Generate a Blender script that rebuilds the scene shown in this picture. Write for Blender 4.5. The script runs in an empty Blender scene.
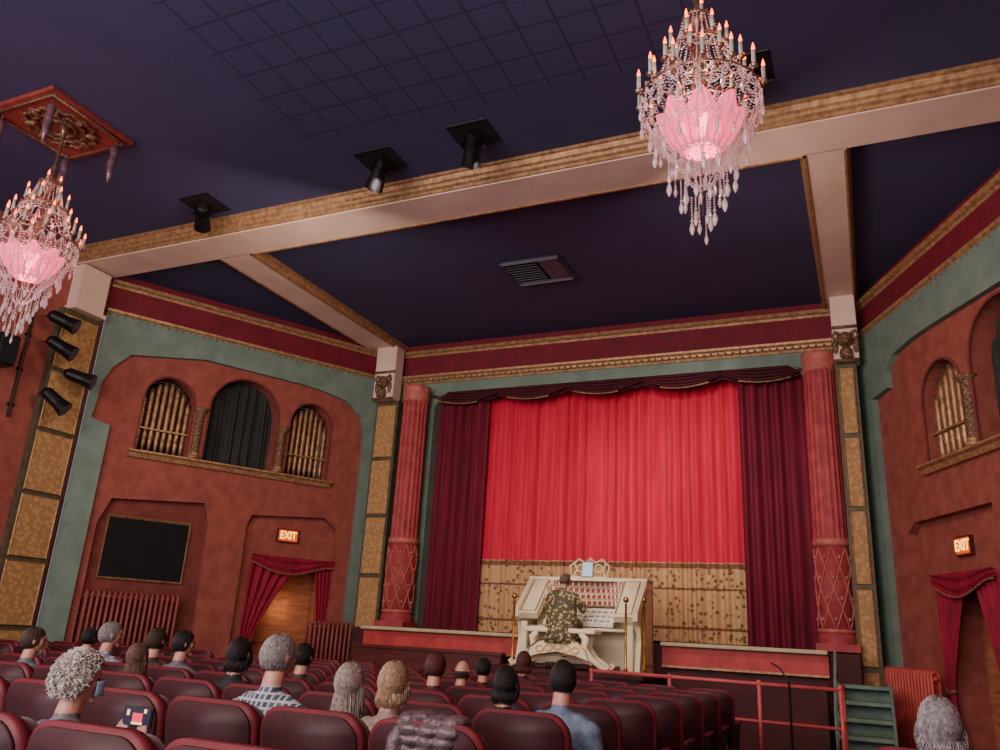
import bpy, bmesh, math, random
from mathutils import Vector, Matrix, Euler
from mathutils.geometry import tessellate_polygon
random.seed(7)
PI=math.pi
C=bpy.context.scene.collection
# ---------------- camera ----------------
TH=math.radians(18.07); PS=math.radians(24.9); RO=math.radians(3.25); FPX=800.0
h=Vector((-math.sin(PS),math.cos(PS),0)); Z=Vector((0,0,1))
F=h*math.cos(TH)+Z*math.sin(TH); U0=-h*math.sin(TH)+Z*math.cos(TH); R0=Vector((math.cos(PS),math.sin(PS),0))
R=R0*math.cos(RO)+U0*math.sin(RO); U=-R0*math.sin(RO)+U0*math.cos(RO)
cam=bpy.data.cameras.new('camera'); cam.lens=FPX/1000*36; cam.sensor_width=36; cam.clip_end=200
co=bpy.data.objects.new('camera',cam); C.objects.link(co)
co.matrix_world=Matrix((R,U,-F)).transposed().to_4x4()
bpy.context.scene.camera=co
def ray(u,v): return F+R*((u-500)/FPX)+U*((375-v)/FPX)
def P(u,v,ax,val):
    d=ray(u,v); return d*(val/d[ax])
def proj(p):
    z=p.dot(F); return (500+FPX*p.dot(R)/z, 375-FPX*p.dot(U)/z, z)
# ---------------- materials ----------------
def lin(c):
    r=[]
    for x in c:
        x/=255.0; r.append(x/12.92 if x<.04045 else ((x+.055)/1.055)**2.4)
    return (r[0],r[1],r[2],1)
def mat(name,c1,c2=None,scale=5,rough=.7,metal=0,emit=None,es=0,bump=0,bscale=30,kind='noise',stretch=(1,1,1),lo=.35,hi=.65,trans=0,sheen=0):
    m=bpy.data.materials.new(name); m.use_nodes=True; nt=m.node_tree; b=nt.nodes['Principled BSDF']
    b.inputs['Base Color'].default_value=lin(c1); b.inputs['Roughness'].default_value=rough; b.inputs['Metallic'].default_value=metal
    if trans: b.inputs['Transmission Weight'].default_value=trans
    if sheen: b.inputs['Sheen Weight'].default_value=sheen
    tc=nt.nodes.new('ShaderNodeTexCoord'); mp=nt.nodes.new('ShaderNodeMapping'); mp.inputs['Scale'].default_value=stretch
    nt.links.new(tc.outputs['Object'],mp.inputs['Vector'])
    if c2 is None: c2=tuple(x*.82 for x in c1)
    if kind=='noise':
        t=nt.nodes.new('ShaderNodeTexNoise'); t.inputs['Scale'].default_value=scale; t.inputs['Detail'].default_value=5; o=t.outputs['Fac']
    elif kind=='voronoi':
        t=nt.nodes.new('ShaderNodeTexVoronoi'); t.inputs['Scale'].default_value=scale; o=t.outputs['Distance']
    elif kind in('brick','plaid'):
        t=nt.nodes.new('ShaderNodeTexBrick'); t.offset=0; t.inputs['Scale'].default_value=1; t.inputs['Brick Width'].default_value=scale
        t.inputs['Row Height'].default_value=scale; t.inputs['Mortar Size'].default_value=scale*(.03 if kind=='brick' else .16); t.inputs['Color1'].default_value=lin(c1)
        t.inputs['Color2'].default_value=lin(c1 if kind=='brick' else tuple(x*.6 for x in c1)); t.inputs['Mortar'].default_value=lin(c2); o=None
        if kind=='plaid': mp.inputs['Rotation'].default_value=(PI/2,0,0)
    nt.links.new(mp.outputs[0],t.inputs['Vector'])
    if o is None: nt.links.new(t.outputs['Color'],b.inputs['Base Color'])
    else:
        r=nt.nodes.new('ShaderNodeValToRGB'); r.color_ramp.elements[0].position=lo; r.color_ramp.elements[1].position=hi
        r.color_ramp.elements[0].color=lin(c1); r.color_ramp.elements[1].color=lin(c2)
        nt.links.new(o,r.inputs[0]); nt.links.new(r.outputs[0],b.inputs['Base Color'])
    if emit:
        b.inputs['Emission Color'].default_value=lin(emit); b.inputs['Emission Strength'].default_value=es
    if bump:
        n=nt.nodes.new('ShaderNodeTexNoise'); n.inputs['Scale'].default_value=bscale; nt.links.new(mp.outputs[0],n.inputs['Vector'])
        bp=nt.nodes.new('ShaderNodeBump'); bp.inputs['Strength'].default_value=bump; bp.inputs['Distance'].default_value=.02
        nt.links.new(n.outputs['Fac'],bp.inputs['Height']); nt.links.new(bp.outputs[0],b.inputs['Normal'])
    return m
TERRA=mat('terracotta_plaster',(158,86,72),(136,70,60),5,.88,bump=.25)
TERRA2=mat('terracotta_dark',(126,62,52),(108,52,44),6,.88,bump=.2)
GREEN=mat('sage_green_paint',(118,140,126),(102,126,112),3,.75)
CREAM=mat('cream_beam_paint',(232,208,188),(220,194,174),2,.75)
CRIM=mat('crimson_frieze',(118,20,38),(100,15,33),4,.75)
GOLD=mat('antique_gold',(190,154,108),(146,110,76),14,.5,.4,bump=.15,bscale=40)
GOLDP=mat('carved_gold',(180,146,106),(110,84,60),28,.5,.3,bump=.7,bscale=60,kind='voronoi',lo=.1,hi=.5)
PIPEM=mat('aged_pipe_metal',(176,140,98),(124,94,64),9,.4,.5)
BLUE=mat('indigo_ceiling',(64,64,100),(60,60,94),1.2,.8)
TILE=mat('indigo_ceiling_tiles',(62,62,97),(42,42,70),.42,.8,kind='brick')
TAN=mat('tan_damask',(198,162,104),(168,130,80),14,.7,kind='voronoi',lo=.2,hi=.6)
BRONZE=mat('bronze_green_frame',(98,92,66),(76,72,52),8,.6,.2)
COLR=mat('column_red',(178,72,74),(150,56,60),6,.65)
COLO=mat('column_ornament',(200,116,102),(172,90,82),10,.6)
RED=mat('stage_curtain_red',(208,26,62),(186,16,50),3,.85,sheen=.1,stretch=(4,4,.3))
PRINT=mat('printed_border',(112,78,52),(192,154,106),10,.85,bump=.1,kind='voronoi',stretch=(1.1,.4,1.0),lo=.22,hi=.42)
BAND=mat('border_band',(132,92,58),(104,70,44),20,.8)
MAROON=mat('maroon_velvet',(118,9,42),(84,6,29),4,.85,stretch=(4,4,.3))
DMAROON=mat('dark_maroon_velvet',(78,8,28),(54,5,20),4,.85,stretch=(4,4,.3))
SEATM=mat('seat_burgundy',(100,20,34),(80,15,28),12,.75,sheen=.15)
SHELL=mat('seat_shell_dark',(62,14,24),(48,11,19),8,.6)
RIM=mat('seat_arm_red',(116,34,42),(96,27,36),8,.5)
FLOORM=mat('dark_carpet',(56,22,28),(40,15,20),20,.95,bump=.3)
BLACK=mat('black_metal',(18,18,20),(12,12,14),8,.45,.3)
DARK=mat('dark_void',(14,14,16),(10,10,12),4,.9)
DGREEN=mat('dark_green_drapery',(44,50,48),(34,40,38),4,.85)
WHITE=mat('ivory_lacquer',(252,240,202),(244,230,188),3,.4)
BRASS=mat('brass',(212,160,70),(180,126,50),6,.3,.9)
PINK=mat('pink_glass',(255,170,195),(235,130,165),8,.15,emit=(255,90,135),es=.75,trans=.4)
GLOW=mat('bowl_lamp_glow',(255,225,230),(255,215,220),3,.3,emit=(255,180,195),es=8)
BULB=mat('flame_bulb',(255,150,80),(255,130,60),3,.3,emit=(255,95,30),es=6)
SLEEVE=mat('candle_sleeve',(196,210,188),(170,186,166),6,.5)
CRYST=mat('crystal',(238,224,224),(206,190,192),9,.06,.0,trans=.5,emit=(255,205,195),es=.1)  # weak emission stands in for chandelier light caught in the crystal
ROSEG=mat('antique_silver_metal',(176,144,124),(124,94,82),12,.3,.75)
RAILP=mat('salmon_pipe',(216,100,100),(196,84,86),6,.4)
STEPG=mat('green_step_paint',(116,148,128),(98,128,110),6,.6)
WOOD=mat('dark_red_wood',(104,42,34),(74,28,24),3,.45,stretch=(1,1,8))
STAGE=mat('stage_lip_green',(206,200,152),(180,176,130),5,.5)
PINKW=mat('fascia_salmon',(196,72,68),(172,58,56),5,.6)
GREYM=mat('vent_grey',(100,98,110),(86,84,98),5,.6,.2)
PITM=mat('pit_panel',(84,20,28),(60,14,22),3,.7)
LENS=mat('lamp_lens',(255,240,220),(255,230,200),3,.2,emit=(255,240,225),es=.8)
MEDM=mat('medallion_red',(150,62,52),(120,48,42),8,.7); TASS=mat('smoky_crystal',(140,112,118),(100,78,86),10,.2,.3)
EXB=mat('sign_box',(90,40,20),(70,30,16),5,.5); EXL=mat('sign_amber',(200,70,10),(180,60,8),5,.5,emit=(255,95,5),es=.7); EXT=mat('sign_letters',(255,220,110),(255,210,90),5,.5,emit=(255,200,70),es=2.4)
RADM=mat('radiator_terracotta',(150,76,66),(128,62,56),6,.5); RADR=mat('radiator_salmon',(200,82,72),(174,66,60),6,.5)
DRP=mat('door_drape_crimson',(160,14,52),(118,9,38),4,.8,stretch=(4,4,.4))
DOORM=mat('door_brown',(176,112,72),(146,88,56),3,.9,stretch=(1,1,6))
STOPR=mat('stop_tab_red',(180,40,36),(160,30,30),5,.4); STOPW=mat('stop_tab_white',(244,236,220),(234,226,208),5,.4)
# ---------------- mesh builder ----------------
KIDS={}
class MB:
    def __init__(s): s.bm=bmesh.new()
    def box(s,c,sz,rot=None,bev=0):
        g=bmesh.ops.create_cube(s.bm,size=1); vs=g['verts']
        m=Matrix.Translation(Vector(c))@((rot.to_4x4()) if rot else Matrix.Identity(4))@Matrix.Diagonal((sz[0],sz[1],sz[2],1))
        bmesh.ops.transform(s.bm,matrix=m,verts=vs)
        if bev:
            es=list({e for v in vs for e in v.link_edges})
            bmesh.ops.bevel(s.bm,geom=es,offset=bev,segments=2,affect='EDGES',profile=.5)
        return s
    def tube(s,pts,r,n=8,closed=False):
        pts=[Vector(p) for p in pts]; k=len(pts)
        if not isinstance(r,(list,tuple)): r=[r]*k
        rings=[]; prev=None
        for i,p in enumerate(pts):
            if closed: t=(pts[(i+1)%k]-pts[i-1])
            else: t=pts[min(i+1,k-1)]-pts[max(i-1,0)]
            if t.length<1e-9: t=Z.copy()
            t.normalize()
            if prev is None:
                a=t.cross(Z)
                if a.length<.05: a=t.cross(Vector((1,0,0)))
            else:
                a=prev-t*prev.dot(t)
                if a.length<1e-6: a=t.cross(Vector((1,0,0)))
            a.normalize(); prev=a; b=t.cross(a)
            rings.append([s.bm.verts.new(p+(a*math.cos(2*PI*j/n)+b*math.sin(2*PI*j/n))*max(r[i],1e-4)) for j in range(n)])
        for i in (range(k) if closed else range(k-1)):
            A=rings[i];B=rings[(i+1)%k]
            for j in range(n): s.bm.faces.new((A[j],A[(j+1)%n],B[(j+1)%n],B[j]))
        if not closed:
            s.bm.faces.new(rings[0][::-1]); s.bm.faces.new(rings[-1])
        return s
    def ball(s,c,r,sc=(1,1,1),n=12,rot=None,fn=None,mx=None):
        g=bmesh.ops.create_uvsphere(s.bm,u_segments=n,v_segments=max(6,n*2//3),radius=1)
        if fn:
            for v in g['verts']: v.co=fn(v.co)
        m=Matrix.Translation(Vector(c))@(rot.to_4x4() if rot else Matrix.Identity(4))@Matrix.Diagonal((r*sc[0],r*sc[1],r*sc[2],1))
        if mx: m=mx@m
        bmesh.ops.transform(s.bm,matrix=m,verts=g['verts']); return s
    def limb(s,pts,rs,n=12):
        s.tube(pts,rs,n)
        for p,r in zip(pts,rs): s.ball(p,r,n=n)
        return s
    def octa(s,c,r,hz):
        c=Vector(c); v=[s.bm.verts.new(c+Vector(q)) for q in ((r,0,0),(0,r,0),(-r,0,0),(0,-r,0),(0,0,hz),(0,0,-hz))]
        for i in range(4):
            s.bm.faces.new((v[i],v[(i+1)%4],v[4])); s.bm.faces.new((v[(i+1)%4],v[i],v[5]))
        return s
    def lathe(s,prof,c=(0,0,0),n=24,mod=None):
        c=Vector(c); rings=[]
        for q in prof:
            r,z=q[0],q[1]; ry=q[2] if len(q)>2 else r; oy=q[3] if len(q)>3 else 0; ring=[]
            for j in range(n):
                a=2*PI*j/n; k=(mod(a,z) if mod else 1); ring.append(s.bm.verts.new(c+Vector((r*k*math.cos(a),oy+ry*k*math.sin(a),z))))
            rings.append(ring)
        for A,B in zip(rings,rings[1:]):
            for j in range(n): s.bm.faces.new((A[j],A[(j+1)%n],B[(j+1)%n],B[j]))
        s.bm.faces.new(rings[0][::-1]); s.bm.faces.new(rings[-1]); return s
    def prism(s,pts,fr,d0,d1):
        A=[s.bm.verts.new(fr.pt(p[0],p[1],d0)) for p in pts]; B=[s.bm.verts.new(fr.pt(p[0],p[1],d1)) for p in pts]
        n=len(pts); s.bm.faces.new(A); s.bm.faces.new(B[::-1])
        for i in range(n): s.bm.faces.new((A[i],B[i],B[(i+1)%n],A[(i+1)%n]))
        return s
    def sheet(s,fn,nu,nv):
        g=[[s.bm.verts.new(Vector(fn(i/nu,j/nv))) for j in range(nv+1)] for i in range(nu+1)]
        for i in range(nu):
            for j in range(nv): s.bm.faces.new((g[i][j],g[i+1][j],g[i+1][j+1],g[i][j+1]))
        return s
    def mould(s,prof,p0,p1,out):
        p0=Vector(p0);p1=Vector(p1);out=Vector(out).normalized()
        A=[s.bm.verts.new(p0+out*a+Z*b) for a,b in prof]; B=[s.bm.verts.new(p1+out*a+Z*b) for a,b in prof]
        n=len(prof); s.bm.faces.new(A); s.bm.faces.new(B[::-1])
        for i in range(n): s.bm.faces.new((A[i],B[i],B[(i+1)%n],A[(i+1)%n]))
        return s
    def holes(s,outer,hls,fr,d,depth):
        polys=[[Vector((p[0],p[1],0)) for p in outer]]+[[Vector((p[0],p[1],0)) for p in q] for q in hls]
        flat=[p for q in polys for p in q]; vs=[s.bm.verts.new(fr.pt(p.x,p.y,d)) for p in flat]
        for t in tessellate_polygon(polys):
            try: s.bm.faces.new([vs[i] for i in t])
            except ValueError: pass
        for q in hls: s.reveal(q,fr,d,d-depth)
        return s
    def reveal(s,q,fr,d0,d1):
        A=[s.bm.verts.new(fr.pt(p[0],p[1],d0)) for p in q]; B=[s.bm.verts.new(fr.pt(p[0],p[1],d1)) for p in q]
        for i in range(len(q)): s.bm.faces.new((A[i],B[i],B[(i+1)%len(q)],A[(i+1)%len(q)]))
    def build(s,name,m,parent=None,smooth=False,w=False,recentre=True,solid=0):
        bmesh.ops.recalc_face_normals(s.bm,faces=s.bm.faces[:])
        me=bpy.data.meshes.new(name); off=Vector((0,0,0))
        if parent is not None and w:
            pm=Matrix.Translation(parent.location)@parent.rotation_euler.to_matrix().to_4x4()
            bmesh.ops.transform(s.bm,matrix=pm.inverted(),verts=s.bm.verts[:])
        elif parent is None and recentre and len(s.bm.verts):
            xs=[v.co for v in s.bm.verts]
            off=Vector(((min(v.x for v in xs)+max(v.x for v in xs))/2,(min(v.y for v in xs)+max(v.y for v in xs))/2,min(v.z for v in xs)))
            bmesh.ops.translate(s.bm,vec=-off,verts=s.bm.verts[:])
        s.bm.to_mesh(me); s.bm.free()
        o=bpy.data.objects.new(name,me); C.objects.link(o); o.location=off
        if m: me.materials.append(m)
        if smooth:
            for p in me.polygons: p.use_smooth=True
        if parent: setp(o,parent)
        if solid:
            q=o.modifiers.new('solid','SOLIDIFY'); q.thickness=solid; q.offset=0
        return o
def setp(o,p):
    o.parent=p; KIDS.setdefault(p.name,[]).append(o)
def tag(o,label,cat,group=None,kind=None):
    if label: o['label']=label
    if cat: o['category']=cat
    if group: o['group']=group
    if kind: o['kind']=kind
    return o
def thing(name,label,cat,loc=(0,0,0),rz=0,group=None):
    o=bpy.data.objects.new(name,None); C.objects.link(o); o.location=loc; o.rotation_euler=(0,0,rz); o.empty_display_size=.1
    return tag(o,label,cat,group)
def st(o):
    o['kind']='structure'; return o
def copy_tree(o,parent=None):
    c=o.copy(); C.objects.link(c)
    if parent is not None: setp(c,parent)
    for ch in KIDS.get(o.name,[]): copy_tree(ch,c)
    return c
class Fr:
    def __init__(s,a,b):
        s.o=Vector((a[0],a[1],0)); d=Vector((b[0]-a[0],b[1]-a[1],0)); s.len=d.length; s.u=d.normalized(); s.n=Vector((s.u.y,-s.u.x,0))
    def pt(s,a,z,d=0): return s.o+s.u*a+s.n*d+Z*z
    def px(s,u,v,d=0):
        r=ray(u,v); o=s.o+s.n*d; k=o.dot(s.n)/r.dot(s.n); p=r*k; return ((p-s.o).dot(s.u),p.z)
def rect(a,b,z0,z1): return [(a,z0),(b,z0),(b,z1),(a,z1)]
def arch(a,b,z0,z1,n=14):
    r=(b-a)/2; c=(a+b)/2; pts=[(a,z0),(b,z0)]
    for i in range(n+1):
        t=PI*i/n; pts.append((c+r*math.cos(t),z1-r+r*math.sin(t)))
    return pts
def rotm(x=0,y=0,z=0): return Euler((x,y,z)).to_matrix()
# ---------------- room ----------------
YP=14.5; ZB=5.9; ZC=6.15; XL=-12.42; YC=9.41
FL=Fr((XL,YC),(-9.52,YP)); FRr=Fr((.2,YP),(2.54,YC)); FF=Fr((-9.52,YP),(.2,YP)); FS=Fr((XL,-3),(XL,YC)); FSR=Fr((2.54,YC),(2.54,-3))
def fz(y): return -1.25-.012*y
b=MB(); b.sheet(lambda i,j:(-13+17.5*i,-3+19*j,fz(-3+19*j)),2,4); st(b.build('floor',FLOORM,recentre=False))
b=MB(); b.box(((XL+3)/2-.2,2.75,ZC+.05),(16.6,11.6,.1)); st(b.build('ceiling',BLUE,recentre=False))
b=MB(); b.box((-3.7,5.46,ZC-.0),(5.46,3.78,.004)); st(b.build('ceiling_tile_field',TILE,recentre=False))
b=MB(); b.box(((XL+3)/2-.2,11.9,ZB+.2),(16.6,5.8,.1)); st(b.build('ceiling_front',BLUE,recentre=False))
n=[0]
def trim(b,m,smooth=False):
    n[0]+=1; return st(b.build('trim_%d'%n[0],m,None,smooth,recentre=False))
b=MB(); b.box(((XL+2.7)/2,8.98,ZB+.12),(15.4,.66,.24)); trim(b,CREAM)
b=MB(); b.box((-9.4,11.9,ZB+.1),(.62,5.2,.2)); trim(b,CREAM)
b=MB(); b.box((-.08,11.9,ZB+.1),(.44,5.2,.2)); trim(b,CREAM)
pr=[(0,.02),(.03,.02),(.035,.06),(.07,.08),(.08,.12),(.11,.14),(.13,.2),(.16,.21),(.16,.26),(0,.26)]
b=MB(); b.mould(pr,(XL,8.65,ZB),(2.6,8.65,ZB),(0,-1,0)); trim(b,GOLD)
sm=[(0,-.02),(.03,-.02),(.04,.02),(.07,.06),(.08,.15),(0,.15)]
def mline(p0,p1,out,prof=sm,m=GOLD):
    b=MB(); b.mould(prof,p0,p1,out); return trim(b,m)
mline((-9.09,9.31,ZB),(-.3,9.31,ZB),(0,1,0))
mline((-9.09,9.31,ZB),(-9.09,YP,ZB),(1,0,0)); mline((-.3,9.31,ZB),(-.3,YP,ZB),(-1,0,0))
mline((.14,9.31,ZB),(.14,YP,ZB),(1,0,0)); mline((-9.71,9.31,ZB),(-9.71,YP,ZB),(-1,0,0))
def wallbands(fr,a,b_):
    corn=[(0,0),(.03,.0),(.05,.04),(.09,.06),(.1,.1),(.14,.13),(.15,.17),(0,.17)]
    q=MB(); q.prism(rect(a,b_,5.27,ZB+.2),fr,0,.03); trim(q,CRIM)
    q=MB(); q.mould(corn,fr.pt(a,5.15),fr.pt(b_,5.15),fr.n); trim(q,GOLD)
    k=int((b_-a)/.13); q=MB()
    for i in range(k): q.ball(fr.pt(a+(i+.5)*(b_-a)/k,5.225,.09),.026,(1,1,.8),6)
    trim(q,GOLDP)
    q=MB(); q.mould([(0,-.11),(.03,-.11),(.05,-.07),(.09,-.05),(.13,0),(0,0)],fr.pt(a,ZB),fr.pt(b_,ZB),fr.n); trim(q,GOLD)
wallbands(FF,.0,FF.len); wallbands(FL,0,FL.len); wallbands(FRr,0,FRr.len)
ox0=-8.24+9.52; ox1=-.72+9.52
op=[(ox0,-1.7),(ox1,-1.7),(ox1,4.6),(ox1-.1,4.78),(ox1-.3,4.93),(ox0+.3,4.93),(ox0+.1,4.78),(ox0,4.6)]
b=MB(); b.holes(rect(0,FF.len,-1.72,5.3),[op],FF,0,.5); st(b.build('wall_front',GREEN,recentre=False))
b=MB(); b.box((-4.5,16.2,2),(9,.1,8)); st(b.build('wall_stage_back',DARK,recentre=False))
def conv(fr,pts,d=0): return [fr.px(u,v,d) for u,v in pts]
pan=conv(FL,[(62,640),(96,424),(90,418),(97,398),(100,384),(112,368),(130,356),(205,361),(300,385),(322,392),(345,402),(360,418),(362,440),(340,640)])
pan[0]=(pan[0][0],-1.5); pan[-1]=(pan[-1][0],-1.5); pan[1]=(pan[0][0]+.02,pan[1][1])
b=MB(); b.holes(rect(0,FL.len,-1.7,5.3),[pan],FL,.1,.1); st(b.build('wall_splay_left_border',GREEN,recentre=False))
def sx(u,v): return FL.px(u,v)[0]
zs=sum(FL.px(u,v)[1] for u,v in((135,456),(240,468),(322,477)))/3
aL=arch(sx(132,456),sx(184,461),zs,FL.px(165,376)[1]); aC=arch(sx(200,464),sx(271,470),zs,FL.px(240,378)[1]); aR=arch(sx(283,473),sx(325,477),zs,FL.px(308,403)[1])
def floorify(q,z=-1.45,idx=(0,-1)):
    for i in idx: q[i]=(q[i][0],z)
    return q
nS=floorify(conv(FL,[(72,640),(92,522),(112,498),(205,503),(208,522),(193,640)]))
nD=floorify(conv(FL,[(228,650),(243,552),(246,527),(252,515),(325,518),(336,530),(336,560),(321,650)]))
nS[1]=(nS[0][0],nS[1][1]); nD[1]=(nD[0][0],nD[1][1])
b=MB(); b.holes(rect(.05,FL.len-.05,-1.7,5.3),[aL,aC,aR,nS,nD],FL,0,.14)
for q in (aL,aC,aR): b.reveal(q,FL,-.14,-.45)
st(b.build('wall_left_splay',TERRA,recentre=False))
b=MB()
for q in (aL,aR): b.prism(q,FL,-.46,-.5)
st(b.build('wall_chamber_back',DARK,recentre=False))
def arch_drapery(fr,q,lab):
    a0=q[0][0]; a1=q[1][0]; z0=q[0][1]; zt=max(p[1] for p in q); r=(a1-a0)/2; c=(a0+a1)/2
    def fn(i,j):
        s_=a0+(a1-a0)*i; top=zt-r+math.sqrt(max(0,r*r-(s_-c)**2)); k=i*6
        return fr.pt(s_,z0+(top-z0)*j,-.32+.03*math.sin(2*PI*k+1.5*math.sin(k*1.7))+.012*math.sin(k*17+j*2))
    b=MB(); b.sheet(fn,120,6); tag(b.build('arch_drapery',DGREEN,None,True),lab,'drapery','dark folded drapery in the wide arches')
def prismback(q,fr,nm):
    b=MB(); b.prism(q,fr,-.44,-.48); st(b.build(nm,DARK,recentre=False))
prismback(aC,FL,'window_1'); arch_drapery(FL,aC,'dark green folded drapery filling the wide arch on the left wall')
dl=floorify(conv(FL,[(240,650),(241,556),(321,559),(319,650)],-.14),-1.44); dl=rect(dl[0][0],dl[3][0],-1.44,dl[1][1])
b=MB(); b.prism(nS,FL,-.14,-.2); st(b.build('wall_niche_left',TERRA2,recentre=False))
b=MB(); b.holes(nD,[dl],FL,-.14,.5); st(b.build('wall_door_niche',TERRA,recentre=False))
def door(fr,q,nm,d):
    a0=q[0][0]; a1=q[1][0]; zt=q[2][1]; w=a1-a0
    b=MB(); b.prism(rect(a0-.02,a1+.02,-1.45,zt+.02),fr,d,d-.05)
    for i in range(2):
        for z0,z1 in ((-1.2,-.5),(-.35,zt-.2)): b.prism(rect(a0+w*(.08+.47*i),a0+w*(.45+.47*i),z0,z1),fr,d,d+.025)
    o=st(b.build(nm,DOORM,recentre=False))
    b=MB(); b.box(fr.pt(a0+w*.52,-.45,d+.05),(.04,.04,.25)); b.build('door_handle',BRASS,o)
door(FL,dl,'door_1',-.62)
def sill(fr,a,b_,z):
    q=MB(); q.mould([(0,-.1),(.06,-.1),(.09,-.03),(.14,0),(.14,.03),(0,.03)],fr.pt(a,z),fr.pt(b_,z),fr.n); trim(q,GOLD)
sill(FL,aL[0][0]-.1,aR[1][0]+.1,zs-.02)
def archtrim(fr,q):
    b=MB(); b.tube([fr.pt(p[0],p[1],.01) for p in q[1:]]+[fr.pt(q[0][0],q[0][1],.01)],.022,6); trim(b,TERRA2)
for q in(aL,aC,aR): archtrim(FL,q)
def twist(fr,s_,z0,z1,lab):
    hgt=z1-z0; t=thing('twisted_column',lab,'column',fr.pt(s_,z0,.0),0,'twisted gilt window columns')
    b=MB()
    for k in range(3):
        b.tube([Vector((.035*math.cos(6*PI*i/24+2*PI*k/3),.035*math.sin(6*PI*i/24+2*PI*k/3),.1+(hgt-.25)*i/24)) for i in range(25)],.05,6)
    b.build('shaft',GOLDP,t,True)
    b=MB(); b.lathe([(.12,0),(.12,.04),(.08,.06),(.1,.09),(.07,.12)],n=14); b.build('base',GOLD,t,True)
    b=MB(); b.lathe([(.07,hgt-.17),(.09,hgt-.14),(.08,hgt-.1),(.14,hgt-.03),(.14,hgt)],n=14)
    for k in range(6): b.ball((.1*math.cos(k*PI/3),.1*math.sin(k*PI/3),hgt-.05),.03,n=6)
    b.build('capital',GOLDP,t,True)
twist(FL,(aL[1][0]+aC[0][0])/2,zs+.03,zs+1.0,'gilt twisted column left of the wide arch, above the blackboard')
twist(FL,(aC[1][0]+aR[0][0])/2,zs+.03,zs+.95,'gilt twisted column right of the wide arch, above the curtained door')
def pipes(fr,q,d,lab,nn):
    a0=q[0][0]; a1=q[1][0]; z0=q[0][1]; zt=max(p[1] for p in q); r=(a1-a0)/2; c=(a0+a1)/2
    t=thing('organ_pipes',lab,'organ pipes',fr.pt(c,z0,d),0,'ranks of organ pipes behind arched openings')
    for i in range(nn):
        s_=a0+(a1-a0)*(i+.5)/nn; top=zt-r+math.sqrt(max(0,r*r-(s_-c)**2))-.06-.12*abs(s_-c)/r
        rr=(a1-a0)/nn*.41; p=fr.pt(s_,0,d)
        b=MB(); b.tube([(p.x,p.y,z0+.0),(p.x,p.y,z0+.22),(p.x,p.y,z0+.3),(p.x,p.y,top-.1),(p.x,p.y,top)],[rr*.35,rr*.95,rr,rr,rr*.8],10)
        b.box(fr.pt(s_,z0+.3,d)+fr.n*rr*.8,(rr*.9,.02,.05),rotm(z=math.atan2(fr.u.y,fr.u.x)))
        b.build('pipe',PIPEM,t,True,w=True)
    b=MB(); b.mould([(0,0),(.03,0),(.03,.03),(0,.03)],fr.pt(a0,z0+.45,d+.07),fr.pt(a1,z0+.45,d+.07),fr.n); b.build('rail',GOLD,t,w=True)
pipes(FL,aL,-.18,'gilt organ pipes in the narrow arch left of the dark wide arch',8)
pipes(FL,aR,-.18,'gilt organ pipes in the narrow arch closest to the left column',8)
# right splay
w_=FRr.len
panR=conv(FRr,[(906,690),(886,395),(893,388),(891,372),(898,355),(915,340),(935,326),(1010,280)])
panR[0]=(panR[0][0],-1.5); panR[1]=(panR[0][0],panR[1][1])
zt_=panR[-1][1]; panR[-1]=(min(panR[-1][0],w_-1.3),zt_); panR+=[(w_-1.2,zt_),(w_-.7,zt_-.1),(w_-.5,zt_-.4),(w_-.5,-1.5)]
b=MB(); b.holes(rect(0,w_,-1.7,5.3),[panR],FRr,.1,.1); st(b.build('wall_splay_right_border',GREEN,recentre=False))
s0=FRr.px(929,460)[0]; wS=(aR[1][0]-aR[0][0])*1.15; wC=aC[1][0]-aC[0][0]; gap=(aC[0][0]-aL[1][0])*.75
zsr=FRr.px(935,464)[1]; hS=FRr.px(940,358)[1]
rS=arch(s0,s0+wS,zsr,hS); rC=arch(s0+wS+gap,s0+wS+gap+wC,zsr,hS+.38)
q0=FRr.px(908,535); q1=FRr.px(950,513); q2=FRr.px(942,580,-.14)
nR=[(q0[0],-1.45),(q0[0],q1[1]-.15),(q0[0]+.2,q1[1]),(q2[0]+1.6,q1[1]),(q2[0]+1.6,-1.45)]
dR=rect(q2[0],q2[0]+1.35,-1.44,q2[1])
b=MB(); b.holes(rect(.05,w_-.05,-1.7,5.3),[rS,rC,nR],FRr,0,.14)
for q in (rS,rC): b.reveal(q,FRr,-.14,-.45)
st(b.build('wall_right_splay',TERRA,recentre=False))
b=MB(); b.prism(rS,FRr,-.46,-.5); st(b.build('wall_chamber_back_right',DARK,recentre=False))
prismback(rC,FRr,'window_2'); arch_drapery(FRr,rC,'dark green folded drapery filling the wide arch on the right wall')
b=MB(); b.holes(nR,[dR],FRr,-.14,.5); st(b.build('wall_right_niche',TERRA,recentre=False))
door(FRr,dR,'door_2',-.62)
sill(FRr,rS[0][0]-.12,rC[1][0]+.3,zsr-.02)
for q in(rS,rC): archtrim(FRr,q)
twist(FRr,(rS[1][0]+rC[0][0])/2,zsr+.03,zsr+1.0,'gilt twisted column beside the arch on the right wall')
pipes(FRr,rS,-.18,'gilt organ pipes in the arch on the right wall',7)
b=MB(); b.prism(rect(0,FS.len,-1.7,ZC),FS,0,-.1); st(b.build('wall_left',TERRA,recentre=False))
b=MB(); b.prism(rect(0,FSR.len,-1.7,ZC),FSR,0,-.1); st(b.build('wall_right',TERRA,recentre=False))
b=MB(); b.box((XL+.12,8.9,5.45),(.24,.56,.8)); b.box((XL+.15,8.9,5.04),(.3,.62,.07)); trim(b,CREAM)
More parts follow.
